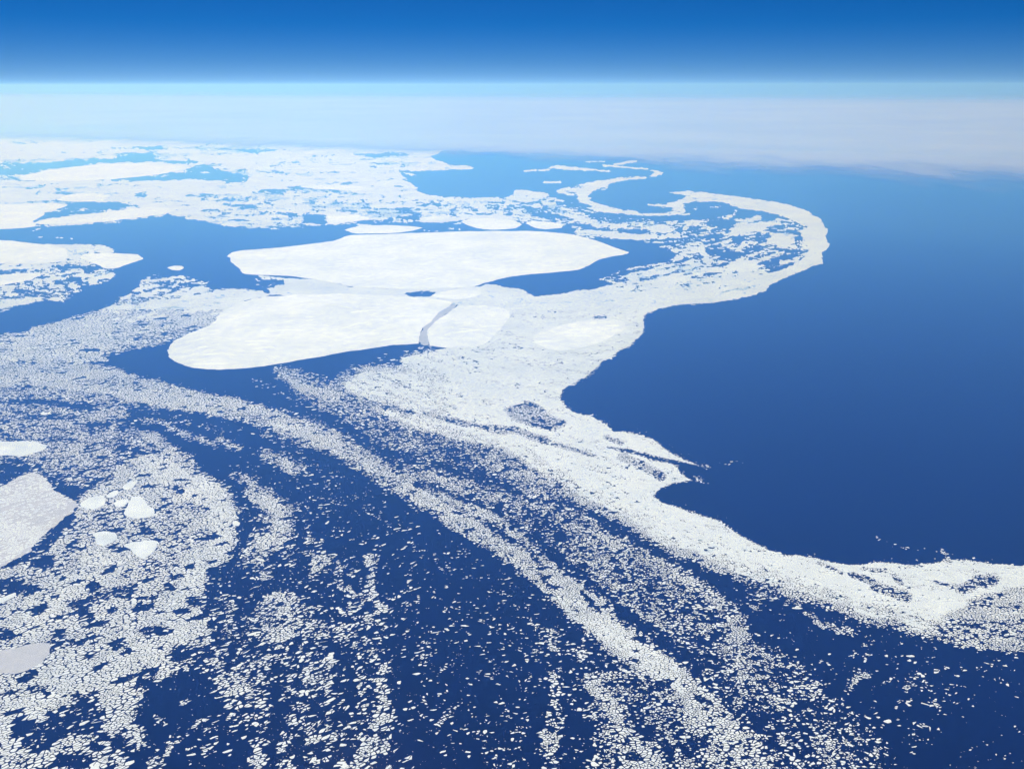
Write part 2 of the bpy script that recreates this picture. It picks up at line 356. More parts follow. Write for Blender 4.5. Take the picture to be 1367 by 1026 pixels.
# left mixed water under the floes by the frame edge
poly([(-150,318),(60,327),(140,327),(155,334),(146,338),(190,341),(170,352),(150,362),(147,370),(130,378),(100,392),(85,404),(60,400),(0,412),(-150,420)], .42, 2)
st(4, .8, (-20,412),(38,401)); st(5,.75,(125,372),(148,365)); poly([(60,326),(137,327),(155,334),(146,338),(110,338),(105,345),(90,344)], .88, 1); st(4,.75,(0,357),(60,354)); 
st(1.0, .5, (35,311),(55,305)); st(1, .35, (50,316),(95,318))
# band one: from the left arm down to the lower edge
poly([(-150,515),(60,517),(146,528),(205,543),(240,556),(200,570),(170,560),(160,580),(200,585),(260,610),(250,640),(150,640),(110,650),(60,630),(-150,640)], .56, 5)
strip([(120,502,16,.85),(200,520,14,.85),(263,536,13,.85),(330,552,14,.82),(380,568,17,.8),(440,588,17,.78),(480,610,14,.78),(520,634,15,.8),(570,668,14,.78),(610,692,13,.8),(650,718,12,.75),(700,752,12,.8),(745,792,13,.88),(780,818,18,.92),(820,848,22,.97),(860,875,23,.97),(900,905,24,.93),(935,945,25,.84),(970,985,25,.8),(1000,1020,26,.75),(1040,1090,26,.7)], .45)
strip([(545,628,7,.75),(600,660,8,.8),(640,683,8,.85),(672,698,8,.8),(700,725,7,.75),(740,765,8,.8),(780,793,9,.85),(815,815,9,.85)], .5)
st(2.6, .05, (776,790),(798,812)); st(2.4, .06, (717,764),(733,782)); st(2.5,.2,(690,722),(720,752))
ell(845,882,10,5,.25); st(4,.25,(922,950),(935,966)); ell(900,880,6,3,.5)
strip([(800,832,12,.5),(860,872,14,.6),(890,895,12,.4)], .6, B)
# between band one and the tongue
poly([(370,490),(430,500),(470,530),(520,565),(600,595),(700,630),(780,680),(860,730),(940,770),(1000,850),(960,860),(880,830),(800,780),(720,720),(640,665),(560,615),(480,575),(420,545)], .40, 8)
strip([(372,494,8,.7),(405,512,15,.72),(440,532,16,.66),(480,552,13,.62),(530,582,9,.55),(575,603,7,.5)], .5)
st(6, .06, (340,508),(400,538),(450,566),(500,592)); st(4,.15,(500,590),(560,612),(620,634))
st(8, .58, (537,617),(607,646),(643,654),(672,668),(701,688),(724,696)); st(7, .6, (628,602),(672,620),(716,638),(745,652))
st(6, .1, (620,630),(680,652),(720,668)); st(5,.12,(600,660),(640,670),(665,680)); st(5,.12,(560,645),(600,655))
st(9, .66, (790,702),(826,727),(855,733),(884,750),(913,771),(943,791),(966,806),(988,832)); st(9, .5, (720,690),(770,715),(810,745),(850,770)); st(8,.45,(700,660),(750,690))
st(5, .05, (800,690),(840,710),(880,738),(930,758),(990,785),(1050,806))
poly([(690,690),(800,700),(870,750),(960,810),(1000,850),(1100,920),(1180,1000),(1200,1100),(1050,1100),(980,950),(900,870),(840,800),(760,750)], .40, 15)
strip([(790,702,8,.6),(826,727,8,.66),(855,735,8,.62),(884,752,9,.66),(913,771,9,.7),(943,791,10,.72),(966,806,9,.72),(988,832,10,.6)], .5)
st(5, .55, (829,802),(852,817),(876,826)); st(6, .58, (887,834),(917,849)); st(5, .08, (868,833),(892,852),(915,870)); st(5, .1, (900,812),(930,830)); st(6,.12,(925,875),(955,890),(975,915))
st(6, .55, (1031,931),(1051,949),(1072,978)); st(8, .5, (996,916),(990,935)); st(7, .5, (972,893),(993,901)); st(9,.62,(973,817),(990,852)); st(8,.5,(1014,905),(996,922)); st(8,.05,(1010,960),(1030,990))
st(5, .62, (1143,905),(1137,920)); st(4,.5,(1150,897),(1158,903)); st(3.5, .7, (1226,900),(1210,922)); st(3, .6, (1195,943),(1197,935)); st(2.4,.6,(1248,938),(1255,943)); st(4,.6,(1088,910),(1094,918)); st(6,.55,(1052,955),(1072,975)); st(3,.5,(1134,965),(1132,985))
st(4, .5, (1066,805),(1096,832),(1131,843),(1160,858)); st(5, .4, (1000,785),(1031,797)); st(5,.45,(1010,865),(1045,885),(1080,900))
st(3.5,.5,(1155,860),(1160,875)); st(2,.6,(1000,808),(1015,817))
# bottom middle right
poly([(800,885),(850,895),(930,950),(980,985),(1010,1100),(800,1100),(785,950)], .42, 8)
strip([(970,985,22,.78),(1000,1020,24,.72),(1040,1090,26,.7)], .5); strip([(935,945,24,.84),(970,985,22,.8)],.5)
st(10, .87, (788,907),(811,928),(826,949),(833,970),(841,990)); st(11,.8,(823,989),(845,1010)); st(20, .88, (861,1016),(870,1060)); st(13,.8,(955,1012),(965,1060)); st(12,.8,(996,1013),(1010,1060)); st(8,.6,(890,978),(900,1000)); ell(893,1007,7,8,.08)
st(8, .62, (735,843),(744,867)); st(8.5, .68, (738,901),(744,925),(735,949),(750,972),(738,995),(735,1040)); st(5,.5,(703,878),(720,860)); st(9,.72,(728,983),(740,1000)); st(5,.4,(760,930),(780,960)); st(5,.4,(765,865),(790,880))
st(4,.3,(770,835),(790,850))
# --- lower left pack
poly([(-150,770),(0,760),(60,735),(100,690),(110,660),(150,640),(170,606),(200,606),(240,630),(290,650),(312,680),(316,720),(292,750),(275,775),(270,800),(285,850),(262,880),(250,900),(205,910),(185,950),(150,985),(120,1030),(100,1100),(-150,1100)], .84, 4)
strip([(181,608,11,.9),(211,626,14,.95),(249,646,20,.96),(285,660,20,.96),(300,685,18,.96),(300,710,16,.95),(288,735,16,.95),(268,758,18,.95),(255,785,20,.94),(245,823,24,.93),(200,860,30,.9),(160,890,30,.9)], .4)
st(20,.92,(60,800),(40,830)); st(26,.93,(90,905),(40,940),(0,975)); st(22,.92,(150,745),(100,775))
for e in ((238,655,9,6,.15),(196,709,8,5,.12),(55,752,17,9,.06),(14,782,30,11,.12),(4,845,15,10,.12),(78,846,9,6,.15),(117,822,14,9,.12),(205,842,19,7,.1),(155,863,14,6,.25),(230,783,10,6,.12),(262,803,9,8,.12),(242,872,14,11,.06),(240,910,13,19,.06),(198,905,14,15,.3),(110,934,12,5,.08),(45,920,14,5,.5),(205,800,8,5,.15),(170,795,12,7,.2),(285,765,8,8,.08)): ell(*e)
st(7, .16, (102,805),(140,796),(178,786)); 
poly([(29,989),(58,957),(82,943),(140,943),(148,984),(129,990),(88,978),(67,992),(45,1010)], .13, 4); ell(100,1015,26,12,.05); ell(195,998,22,8,.08)
st(6,.7,(75,990),(115,985)); st(8,.75,(137,998),(140,1020))
poly([(190,950),(240,965),(290,965),(310,1000),(345,1000),(330,1100),(240,1100),(255,1000),(215,985)], .09, 6)
st(11, .88, (146,931),(164,966),(187,989)); st(9, .78, (158,1007),(165,1040)); st(12, .62, (205,1016),(215,1040)); st(6,.6,(235,985),(225,1005)); st(7,.7,(30,1020),(60,1060))
# streaks above the lower left pack
st(5, .06, (117,568),(164,564),(205,580),(234,594)); st(3.4, .66, (222,568),(255,583),(287,594)); st(4.5, .7, (296,589),(319,600)); st(6, .05, (176,548),(263,566),(310,576),(351,592),(390,612),(430,636))
st(7, .68, (167,577),(205,587),(222,600),(249,615),(262,628)); st(4.5,.75,(152,568),(149,588)); ell(20,622,30,10,.22); ell(90,640,28,8,.28); ell(10,560,40,4,.3)
st(3.5,.15,(0,538),(60,536),(120,545)); st(3,.2,(20,552),(100,556)); st(4,.2,(160,595),(190,605))
# middle field of loose floes
poly([(300,640),(400,650),(430,720),(470,740),(510,800),(525,870),(528,1000),(528,1100),(330,1100),(300,950),(285,870),(290,800),(310,760),(318,690)], .27, 10)
for e in ((333,711,18,17,.04),(302,775,22,17,.05),(335,795,14,14,.1),(420,690,20,18,.06),(410,790,16,12,.1),(455,870,18,12,.08),(450,800,20,20,.12),(300,840,10,20,.12),(330,880,12,12,.12),(320,1000,25,25,.06),(440,1010,12,10,.15),(470,700,30,20,.06)): ell(*e)
st(13, .88, (340,660),(366,672),(380,690),(374,711),(352,727)); st(7,.6,(328,640),(340,655)); st(8,.75,(378,618),(392,630)); st(6,.6,(350,604),(365,612)); st(5,.65,(400,626),(410,634))
st(13, .86, (350,790),(378,808),(388,832),(368,858)); st(12, .55, (340,745),(352,770)); st(13, .72, (281,890),(297,908),(322,931),(350,937)); st(8,.6,(252,937),(262,960)); st(11,.7,(345,1014),(348,1050)); st(11,.76,(383,1003),(386,1040)); st(12,.5,(340,900),(360,880)); st(12,.5,(370,880),(400,940))
st(9, .76, (428,742),(421,762)); st(5, .78, (490,742),(496,764),(493,785),(508,811),(521,818)); st(5,.62,(486,850),(493,869)); st(6,.78,(514,884),(502,908)); st(6,.74,(479,916),(490,937)); st(5,.74,(511,926),(511,938)); st(12, .86, (514,960),(504,981),(510,1000),(492,1000)); st(9,.8,(476,1019),(480,1050)); st(9,.76,(414,985),(412,1000)); st(6,.5,(447,1001),(440,1020)); st(8,.6,(400,880),(420,900)); st(6,.5,(470,860),(450,830)); st(7,.5,(440,770),(470,790))
st(4,.3,(545,930),(560,965)); st(4,.35,(585,955),(590,965))

# ------------------------------------------------------------------ big floes: outlines as seen, stood on the sea
BIG = [
 ('ice_floe', 'vast white ice floe stretching across the middle, its right end drawn to a point', [(301.5,342),(308,337.5),(322,334),(351,332),(402.7,327),(446.6,321.8),(458,317),(465.6,313.6),(514,312.7),(555,311),(613,309),(657,308),(701,308),(732,309.5),(767,313),(796.6,321),(817,329),(842.5,337),(829,340.5),(797,347),(785,355),(776,359.5),(729,364.5),(679,369.5),(650,377),(638,381),(628,383.5),(584,385),(514,385),(467,382.5),(432,374.6),(394,368.8),(350,367),(326,366),(319,357),(307,350)]),
 ('ice_floe', 'broad rounded white ice floe bounded on its right by a grey refrozen crack', [(222.5,468),(227,459.5),(249,446),(281,434.6),(293,418.5),(322,402.4),(350,396.4),(402.7,393),(467,392),(525.6,395),(569.5,398),(604.6,402),(601,408),(584,417),(577,427),(565,436),(561,443.4),(562,459.3),(525.6,459.5),(482,467),(432,475.6),(400,480),(351,489),(322,491.7),(284,493),(257.6,491),(237,484),(224,475.6)]),
 ('ice_floe', 'white ice floe just right of the grey crack, broken off the broad rounded floe', [(610.5,407.7),(643,407),(666,410),(682,415.6),(678,429),(663,443),(646,459.5),(631,464),(599,464.5),(571.5,461.6),(570,446),(572.5,437.6),(584,427),(599,417)]),
 ('ice_floe', 'small wedge of white ice between the vast floe and the grey crack', [(574,394),(599,386.8),(640,386.5),(644,391),(628,398),(607.6,399.5),(584,397.5)]),
 ('ice_floe', 'pale oval ice floe embedded in the brash tongue near the open dark sea', [(710,451.5),(720,443),(746.6,434),(784.6,426.6),(814,424.2),(837,431),(831.5,442.7),(802,457),(767,467),(738,468),(719,461.7)]),
 ('ice_floe', 'oval white ice floe touching the far edge of the vast floe', [(613,296.5),(630,292),(657,291),(685,294),(698,300),(690,305),(660,307),(635,304.5)]),
 ('ice_floe', 'small white ice floe right of the oval floe behind the vast floe', [(700,298),(710,294.5),(739,296.6),(753,300),(750,304.5),(728,306.5),(713,304)]),
 ('ice_floe', 'long flat white ice floe along the far left edge of the vast floe', [(458,307),(479,301.6),(514,300),(555,302.5),(566,304),(552,308),(526,311.2),(476,312),(467,310)]),
 ('ice_floe', 'blunt wedge shaped ice floe beyond the long flat floe', [(432,286.4),(473,285.8),(496,293),(461,296.6),(438,299.5),(436,295)]),
 ('ice_floe', 'little white ice floe between the wedge shaped floe and the oval floe', [(558,292),(578,288),(602,288.4),(593,294),(566.6,295)]),
 ('ice_floe', 'white ice floe cut by the frame edge below the wide lead at left', [(-130,322),(0,320),(29,323),(58,326),(88,331),(92,342),(80,350),(40,352),(0,352.5),(-130,350)]),
 ('ice_floe', 'pointed white ice floe at left reaching into the open blue lead', [(105,345),(110,338),(150,337.5),(187,339),(193,346),(175,351),(152,359),(138,358),(120,350)]),
 ('ice_floe', 'narrow ice floe at the left frame edge under the cut off floe', [(-90,368),(0,367),(32,364),(56,364),(44,373),(17,378),(0,381),(-90,384)]),
 ('ice_floe', 'lone small oval ice floe in open water left of the vast floe', [(222.5,357),(232,354.5),(243,355),(246,358),(240,361),(228,360)]),
 ('ice_floe', 'long pale ice floe far off at upper left', [(26,238),(52.7,229),(131.7,219),(190,217.6),(251.7,222),(234,228),(205,233.7),(152,239.5),(88,242),(29,241)]),
 ('ice_floe', 'slanting tapered ice floe along the far shore of the wide lead', [(44,296.6),(88,288.5),(152,282),(205,275.5),(243,278.5),(222.5,285),(175.6,291),(143.4,296),(102,298),(52.7,299.5)]),
 ('ice_floe', 'large ice floe at left frame edge with a rounded lobe into the narrow lead', [(-130,268),(0,273),(44,271.7),(73,271),(91,274.6),(76,279),(61.5,282),(55.6,289),(41,295),(50,302.5),(14.6,305.4),(-130,310)]),
 ('ice_floe', 'small pale ice floe above the narrow far lead at left', [(73,267),(88,260),(117,257),(146,260),(140,269),(102,269.6)]),
 ('ice_floe', 'thin far ice floe amid the pale pack at upper centre', [(395,250),(432,246),(476,248),(496,250),(476,255),(438,252.7)]),
 ('ice_floe', 'smooth ice floe at the left frame edge above the lilac grey sheet', [(-60,590),(0,588.5),(29,587.7),(67,594),(52.7,603),(26,609.6),(0,607.6),(-60,606)]),
 ('ice_floe', 'heart shaped white ice floe, the upper of two in the lower left pack', [(174,663),(187,661.7),(194.6,672),(206,678),(208,688),(187,691.6),(168,689.5),(171,673.4)]),
 ('ice_floe', 'triangular white ice floe below the heart shaped one', [(164,729),(172.7,723),(205,720),(212,723),(205,735),(190,746.6),(178.5,739)]),
 ('ice_floe', 'white ice floe left of the heart shaped one, beside the lilac grey sheet', [(108,670.5),(117,664),(139,660),(137.6,675),(126,680),(107,676)]),
 ('ice_floe', 'dull white ice floe left of the triangular one', [(121.5,711.5),(138,708),(155,710),(156.6,720),(137.6,730.5),(127,723)]),
 ('ice_floe', 'dusky grey white ice floe at the left frame edge near the bottom', [(-50,874),(0,868),(44,857.7),(58.5,857),(69,862),(63,875),(52.7,885.5),(32,896),(14.6,900),(0,897),(-50,895)]),
 ('ice_floe', 'small angular floe just above the heart shaped one', [(163,650),(172,643),(184,640),(180,647),(175,652),(166,654)]),
 ('ice_floe', 'small flat floe squeezed against the heart shaped one', [(152,672),(158,667),(171,665),(169,673),(163,676),(154,676)]),
 ('ice_floe', 'sliver of ice linking the two floes above the heart shaped one', [(141,663),(146,657),(158,653),(156,660),(147,665)]),
 ('ice_floe', 'small elongated floe at left edge between two dark pools', [(-10,800),(3,797),(20,790),(22,793),(8,802),(-10,809)]),
 ('ice_floe', 'small white floe alone in a gap of the lower left pack', [(174,800),(178,797),(184,801),(181,806),(176,806)]),
 ('ice_floe', 'small bright slab floe tilting toward the dark pool of the middle field', [(310,697),(314,694),(321,697),(319,702),(311,701)]),
]
def fractal(pts, it, amp):
    p = np.array(pts, float)
    for k in range(it):
        q = np.roll(p, -1, 0); mid = (p+q)/2; d = q-p; L = np.linalg.norm(d, axis=1, keepdims=True)
        nrm = np.stack([-d[:, 1], d[:, 0]], 1)
        mid = mid + nrm*(rng.normal(0, amp, (len(p), 1)))
        # gentle rounding
        out = np.empty((2*len(p), 2)); out[0::2] = p; out[1::2] = mid
        if k == 0:
            sm = .25*np.roll(out, 1, 0)+.5*out+.25*np.roll(out, -1, 0); out = .5*sm+.5*out
        p = out
    return p
def floe_object(name, outline_px, mat, top=4.0, it=3, amp=.05, z0=.2):
    xy = np.stack(ground([p[0] for p in outline_px], [p[1] for p in outline_px], top), 1)
    if np.sum(xy[:, 0]*np.roll(xy[:, 1], -1)-np.roll(xy[:, 0], -1)*xy[:, 1]) < 0: xy = xy[::-1]
    xy = fractal(xy, it, amp); n = len(xy); c = xy.mean(0); q = xy-c
    inner = q*(1-np.minimum(.02, 14/np.maximum(np.linalg.norm(q, axis=1, keepdims=True), 1)))
    v = [(x, y, z0) for x, y in q]+[(x, y, top*.75) for x, y in q]+[(x, y, top) for x, y in inner]
    f = [tuple(range(2*n, 3*n))]
    for i in range(n):
        j = (i+1) % n
        f += [(i, j, n+j, n+i), (n+i, n+j, 2*n+j, 2*n+i)]
    me = bpy.data.meshes.new(name); me.from_pydata(v, [], f); me.update()
    o = link(name, me, mat); o.location = (c[0], c[1], 0); return o
big_objs = []
for i, (nm, lab, pts) in enumerate(BIG):
    yy = sum(p[1] for p in pts)/len(pts)
    o = floe_object(nm, pts, M_lilac if 'dusky' in lab else M_floe, 5.0, 4, .06 if yy > 500 else .045)
    tag(o, lab, 'ice floe', 'large ice floes'); big_objs.append(o)
    if yy > 500: poly(pts, 0, .8, warp=False, inset=1.5)
#@@MEDIUM@@
# grey refrozen crack and thin grey sheet
crack = floe_object('refrozen_crack', [(601,406),(611,406),(600,417.5),(585,428),(573.5,438),(571,446),(572,461.5),(561.5,460.5),(560,443.4),(564,435.5),(576,426),(583,416)], M_grey, 1.6, 3, .06)
CRK = [(600,406),(612,406),(601,417.5),(586,428),(574.5,438),(572,446),(573,461.5),(561,460.5),(559,443.4),(563,435.5),(575,426),(582,416)]
poly(CRK, 0, .8, warp=False); poly(CRK, 0, .8, A=B, warp=False)
tag(crack, 'crooked strip of smooth grey young ice filling a crack between two white floes', 'refrozen crack')
GREY = [(-60,665),(0,650),(29,634),(47,629),(58.5,634),(70,647),(84,662),(106,675),(88,688),(67,705.6),(44,729),(17.5,746.6),(0,757),(-60,775)]
gs = floe_object('thin_ice_sheet', GREY, M_lilac, .9, 5, .10)
tag(gs, 'lilac grey sheet of thin ice at the left frame edge', 'thin ice')
poly([(x*.98-2, y) for x, y in GREY], .66, 5, warp=False); poly([(-60,720),(0,690),(40,690),(70,700),(44,729),(0,757),(-60,775)], .8, 10)

# pressure ridges on the big floes
def ridge(parent, pts_px, wid, hgt):
    p = np.stack(ground([a for a, b in pts_px], [b for a, b in pts_px], 5.0), 1)
    t = np.linspace(0, len(p)-1, 40); k = np.arange(len(p))
    xs = np.interp(t, k, p[:, 0]); ys = np.interp(t, k, p[:, 1])
    xs += rng.normal(0, wid*.5, 40); ys += rng.normal(0, wid*.8, 40)
    d = np.stack([np.gradient(xs), np.gradient(ys)], 1); d /= np.linalg.norm(d, axis=1, keepdims=True)
    nrm = np.stack([-d[:, 1], d[:, 0]], 1); ww = wid*(.5+rng.random(40)); ww[0] = ww[-1] = 2
    v = []
    for i in range(40):
        for s_, z in ((-1, 4.6), (0, 5+hgt*(.4+.6*rng.random())), (1, 4.6)):
            v.append((xs[i]+nrm[i, 0]*ww[i]*s_-parent.location.x, ys[i]+nrm[i, 1]*ww[i]*s_-parent.location.y, z))
    f = []
    for i in range(39):
        a = 3*i; f += [(a, a+1, a+4, a+3), (a+1, a+2, a+5, a+4)]
    me = bpy.data.meshes.new('pressure_ridge'); me.from_pydata(v, [], f); me.update()
    return link('pressure_ridge', me, M_ridge, parent)
ridge(big_objs[1], [(385,400),(455,408),(490,417),(520,430),(545,445),(556,456)], 26, 10)
ridge(big_objs[1], [(350,470),(380,440),(420,425)], 22, 7)
ridge(big_objs[1], [(470,455),(500,440),(540,432)], 22, 7)
ridge(big_objs[0], [(470,350),(560,342),(640,352),(720,345)], 34, 10)
ridge(big_objs[0], [(400,345),(480,330),(560,322)], 34, 9)

# low snow drifts lying with the wind on the largest floes
def drift(parent, px, py, ln, wd, hgt):
    x0, y0 = (float(v) for v in ground(px, py, 5.0)); a = .35+rng.normal(0, .18); ca_, sa_ = math.cos(a), math.sin(a)
    v, f = [], []; N = 14
    for i, (sc_, z) in enumerate(((1.0, 4.7), (.62, 5+hgt*.7), (.2, 5+hgt))):
        for k_ in range(N):
            t_ = 2*math.pi*k_/N; w_ = (.75+.5*vnoise(k_*.9+px, py, 4)) if i < 2 else 1
            e, g_ = ln*sc_*math.cos(t_)*w_, wd*sc_*math.sin(t_)*w_
            v.append((x0+e*ca_-g_*sa_-parent.location.x, y0+e*sa_+g_*ca_-parent.location.y, z))
    for i in range(2):
        for k_ in range(N):
            a0, a1 = i*N+k_, i*N+(k_+1) % N; f.append((a0, a1, a1+N, a0+N))
    f.append(tuple(range(2*N, 3*N)))
    me = bpy.data.meshes.new('snow_drift'); me.from_pydata(v, [], f); me.update(); me.shade_smooth()
    return link('snow_drift', me, M_ridge, parent)
for bi, cnt_ in ((0, 30), (1, 26), (2, 6), (4, 5)):
    pts = BIG[bi][2]; xs_ = [p[0] for p in pts]; ys_ = [p[1] for p in pts]; made = 0
    while made < cnt_:
        qx, qy = rng.uniform(min(xs_), max(xs_)), rng.uniform(min(ys_), max(ys_))
        if poly_sd(pts, np.array([[qx]]), np.array([[qy]]))[0, 0] < 7: continue
        drift(big_objs[bi], qx, qy, rng.uniform(200, 700), rng.uniform(50, 150), rng.uniform(2, 7)); made += 1

# ------------------------------------------------------------------ streaks along the drift: line integral of noise
STREAM = [[(0,530),(120,530),(263,548),(380,580),(480,625),(570,680),(650,735),(745,800),(820,860),(900,930),(1000,1040)],
 [(380,500),(460,545),(555,585),(650,610),(746,660),(831,705),(893,742),(967,775),(1078,808),(1172,838),(1300,862)],
 [(600,560),(688,590),(800,620),(880,665),(960,700),(1050,745),(1170,770),(1300,770)],
 [(700,720),(800,770),(880,830),(960,900),(1040,960),(1100,1040)],
 [(170,570),(230,610),(290,655),(312,700),(290,750),(262,800),(230,870),(170,960),(120,1030)],
 [(330,640),(375,680),(385,740),(370,800),(385,850),(390,950),(384,1030)],
 [(430,740),(490,760),(510,820),(505,900),(505,1000)],
 [(735,840),(742,900),(738,1000)], [(0,680),(60,720),(40,800),(0,850)], [(60,800),(120,780),(200,770)], [(0,930),(80,900),(150,860)],
 [(0,200),(600,200)], [(0,260),(300,262),(500,270),(690,268),(741,280),(800,296),(900,298),(980,285)], [(0,450),(120,425),(200,400),(300,385)], [(0,480),(120,478),(220,450)],
 [(900,258),(1000,270),(1080,290),(1100,320),(1080,345),(1000,380),(900,400),(820,405)], [(870,350),(940,335),(1010,320),(1060,308)], [(800,395),(900,370),(1000,345),(1060,325)],
 [(880,232),(800,245),(776,260),(800,278),(900,286)]]
sp_ = []
for L in STREAM:
    for (x0, y0), (x1, y1) in zip(L[:-1], L[1:]):
        n = max(2, int(math.hypot(x1-x0, y1-y0)/25)); th = math.atan2(y1-y0, x1-x0)
        for k in range(n): sp_.append((x0+(x1-x0)*k/n, y0+(y1-y0)*k/n, math.cos(2*th), math.sin(2*th)))
sp_ = np.array(sp_); st8 = 10
cx, cy = PX[::st8, ::st8], PY[::st8, ::st8]; c2 = np.zeros(cx.shape); s2 = np.zeros(cx.shape)
for x, y, c_, s_ in sp_:
    wgt = 1/((cx-x)**2+(cy-y)**2+250)**1.5; c2 += wgt*c_; s2 += wgt*s_
th = np.arctan2(s2, c2)/2
H, Wd = PX.shape
jj = np.minimum(np.arange(H)//st8, cx.shape[0]-1); ii = np.minimum(np.arange(Wd)//st8, cx.shape[1]-1)
dc = blur(np.cos(2*th)[jj][:, ii], 6, 6); ds = blur(np.sin(2*th)[jj][:, ii], 6, 6)
TH = np.arctan2(ds, dc)/2; VX = np.cos(TH)/SX; VY = np.sin(TH)/SY
def lic(src, n, h):
    J, I = np.mgrid[0:H, 0:Wd].astype(np.float32); acc = src.copy()
    for sgn in (1, -1):
        j, i = J.copy(), I.copy(); lx = VX; ly = VY; px_ = None
        for k in range(n):
            a = np.clip(j.round().astype(np.int32), 0, H-1); b = np.clip(i.round().astype(np.int32), 0, Wd-1)
            vx = VX[a, b]; vy = VY[a, b]
            if px_ is None: px_, py_ = vx*sgn, vy*sgn
            fl = np.where(vx*px_+vy*py_ < 0, -1, 1); px_, py_ = vx*fl, vy*fl
            i += px_*h; j += py_*h
            a = np.clip(j.round().astype(np.int32), 0, H-1); b = np.clip(i.round().astype(np.int32), 0, Wd-1)
            acc += src[a, b]
    return acc/(2*n+1)
streak = rank01(lic(blur(rng.random(PX.shape), 1.3, 1.0), 14, 1.6))
streak2 = rank01(lic(blur(rng.random(PX.shape), 4, 3), 18, 3))
ds_ = depth
n_f = rank01(blur(rng.random(PX.shape), 1.1, .45)); n_m = rank01(blur(rng.random(PX.shape), 3.2, 1.1)); n_c = rank01(blur(rng.random(PX.shape), 9, 3))
near_c = rank01(blur(rng.random(PX.shape), 5, 4)); near_b = rank01(blur(rng.random(PX.shape), 14, 11))
n_h = rank01(blur(rng.random(PX.shape), 13, 1.3)); n_l = rank01(blur(rng.random(PX.shape), 30, 3.0))
far_b = rank01(.45*rng.random(PX.shape)+.55*n_f+.6*n_m+.7*n_h+.6*n_l+.3*streak)
far_u = rank01(.5*rng.random(PX.shape)+.7*n_f+.55*n_m+.25*n_c+.7*streak+.3*streak2)
near_u = .75*near_c+.55*near_b+.75*streak2+.25*streak
near_u = rank01(near_u)

# ------------------------------------------------------------------ pieces of brash too small to pick apart: contour of the field
def contour_mesh(name, G, rows, z):
    """marching squares over the sightline grid, laid on the water; ice where G > 0"""
    j0, j1 = rows
    g = G[j0:j1]; X = PX[j0:j1]; Y = PY[j0:j1]; h, wd = g.shape
    def lerp(a, b): 
        t = a/(a-b+1e-12); return np.clip(t, .02, .98)
    i00 = np.arange(h*wd).reshape(h, wd)
    nv = h*wd
    hx = X[:, :-1]+(X[:, 1:]-X[:, :-1])*lerp(g[:, :-1], g[:, 1:]); hy = Y[:, :-1]
    vx = X[:-1]; vy = Y[:-1]+(Y[1:]-Y[:-1])*lerp(g[:-1], g[1:])
    vxs = np.concatenate([X.ravel(), hx.ravel(), vx.ravel()]); vys = np.concatenate([Y.ravel(), hy.ravel(), vy.ravel()])
    iH = nv+np.arange(h*(wd-1)).reshape(h, wd-1); iV = nv+h*(wd-1)+np.arange((h-1)*wd).reshape(h-1, wd)
    a, b, c, d = i00[:-1, :-1], i00[:-1, 1:], i00[1:, 1:], i00[1:, :-1]      # corners clockwise from top left
    e0, e1, e2, e3 = iH[:-1], iV[:, 1:], iH[1:], iV[:, :-1]                    # top, right, bottom, left
    s = g > 0
    code = s[:-1, :-1]*1+s[:-1, 1:]*2+s[1:, 1:]*4+s[1:, :-1]*8
    T = {1: [(a, e0, e3)], 2: [(e0, b, e1)], 4: [(e1, c, e2)], 8: [(e2, d, e3)], 3: [(a, b, e1, e3)], 6: [(e0, b, c, e2)], 12: [(e3, e1, c, d)], 9: [(a, e0, e2, d)],
         7: [(a, b, c, e2, e3)], 14: [(e0, b, c, d, e3)], 13: [(a, e0, e1, c, d)], 11: [(a, b, e1, e2, d)], 5: [(a, e0, e3), (e1, c, e2)], 10: [(e0, b, e1), (e2, d, e3)]}
    loops, tot = [], []
    for k, polys in T.items():
        m = code == k
        for P in polys:
            arr = np.stack([q[m] for q in P], -1)[:, ::-1]
            loops.append(arr.ravel()); tot.append(np.full(len(arr), arr.shape[1]))
    # full cells: runs along a row joined
    full = code == 15
    for r in range(h-1):
        f = full[r]
        if not f.any(): continue
        e = np.flatnonzero(np.diff(np.concatenate([[0], f.astype(np.int8), [0]])))
        for s0, s1 in zip(e[0::2], e[1::2]):
            cuts = np.append(np.arange(s0, s1, 24), s1)
            l_, r_ = cuts[:-1], cuts[1:]
            arr = np.stack([i00[r+1, l_], i00[r+1, r_], i00[r, r_], i00[r, l_]], -1)
            loops.append(arr.ravel()); tot.append(np.full(len(arr), 4))
    loops = np.concatenate(loops); tot = np.concatenate(tot)
    used, inv = np.unique(loops, return_inverse=True)
    wx, wy = ground(vxs[used], vys[used], z)
    starts = np.concatenate([[0], np.cumsum(tot)[:-1]])
    return mesh_from_arrays(name, np.stack([wx, wy, np.full(len(wx), z)], -1), inv, starts, tot)
ROW = lambda y: int(np.searchsorted(gy, y))
B *= np.clip((F-.84)/.12, 0, 1)*.8+.2*np.clip((F-.6)/.2, 0, 1)
B = np.maximum(B, np.clip(F-.42, 0, .6)*.5*np.clip((PX-PY*.15-190)/80, 0, 1)*(PY > 480))
Y_SPLIT, Y_START = 404.0, 386.0
wl = np.clip((720-PX+(300-PY)*.6)/160, 0, 1)*np.clip((330-PY)/20, 0, 1)      # the far pack: long leads lie across the view
far_u = far_u*(1-wl)+far_b*wl
G = F - far_u
G = np.where(F > .93, F-.085-.6*far_u-.4*n_f, G)
tg = np.clip((PY-394)/42, 0, 1); G = G-tg*(.55+.55*tg+.6*(n_c-.5))
o = link('far_brash_ice', contour_mesh('far_brash_ice', G, (0, ROW(Y_SPLIT+34)), .6), M_brash)
tag(o, 'white brash and pack ice in streaks and swirls across the far sea', 'brash ice', kind='stuff')
GB = B*.80 - (B < .03)*.5 - (.6*n_f+.25*n_m+.35*streak-.10)
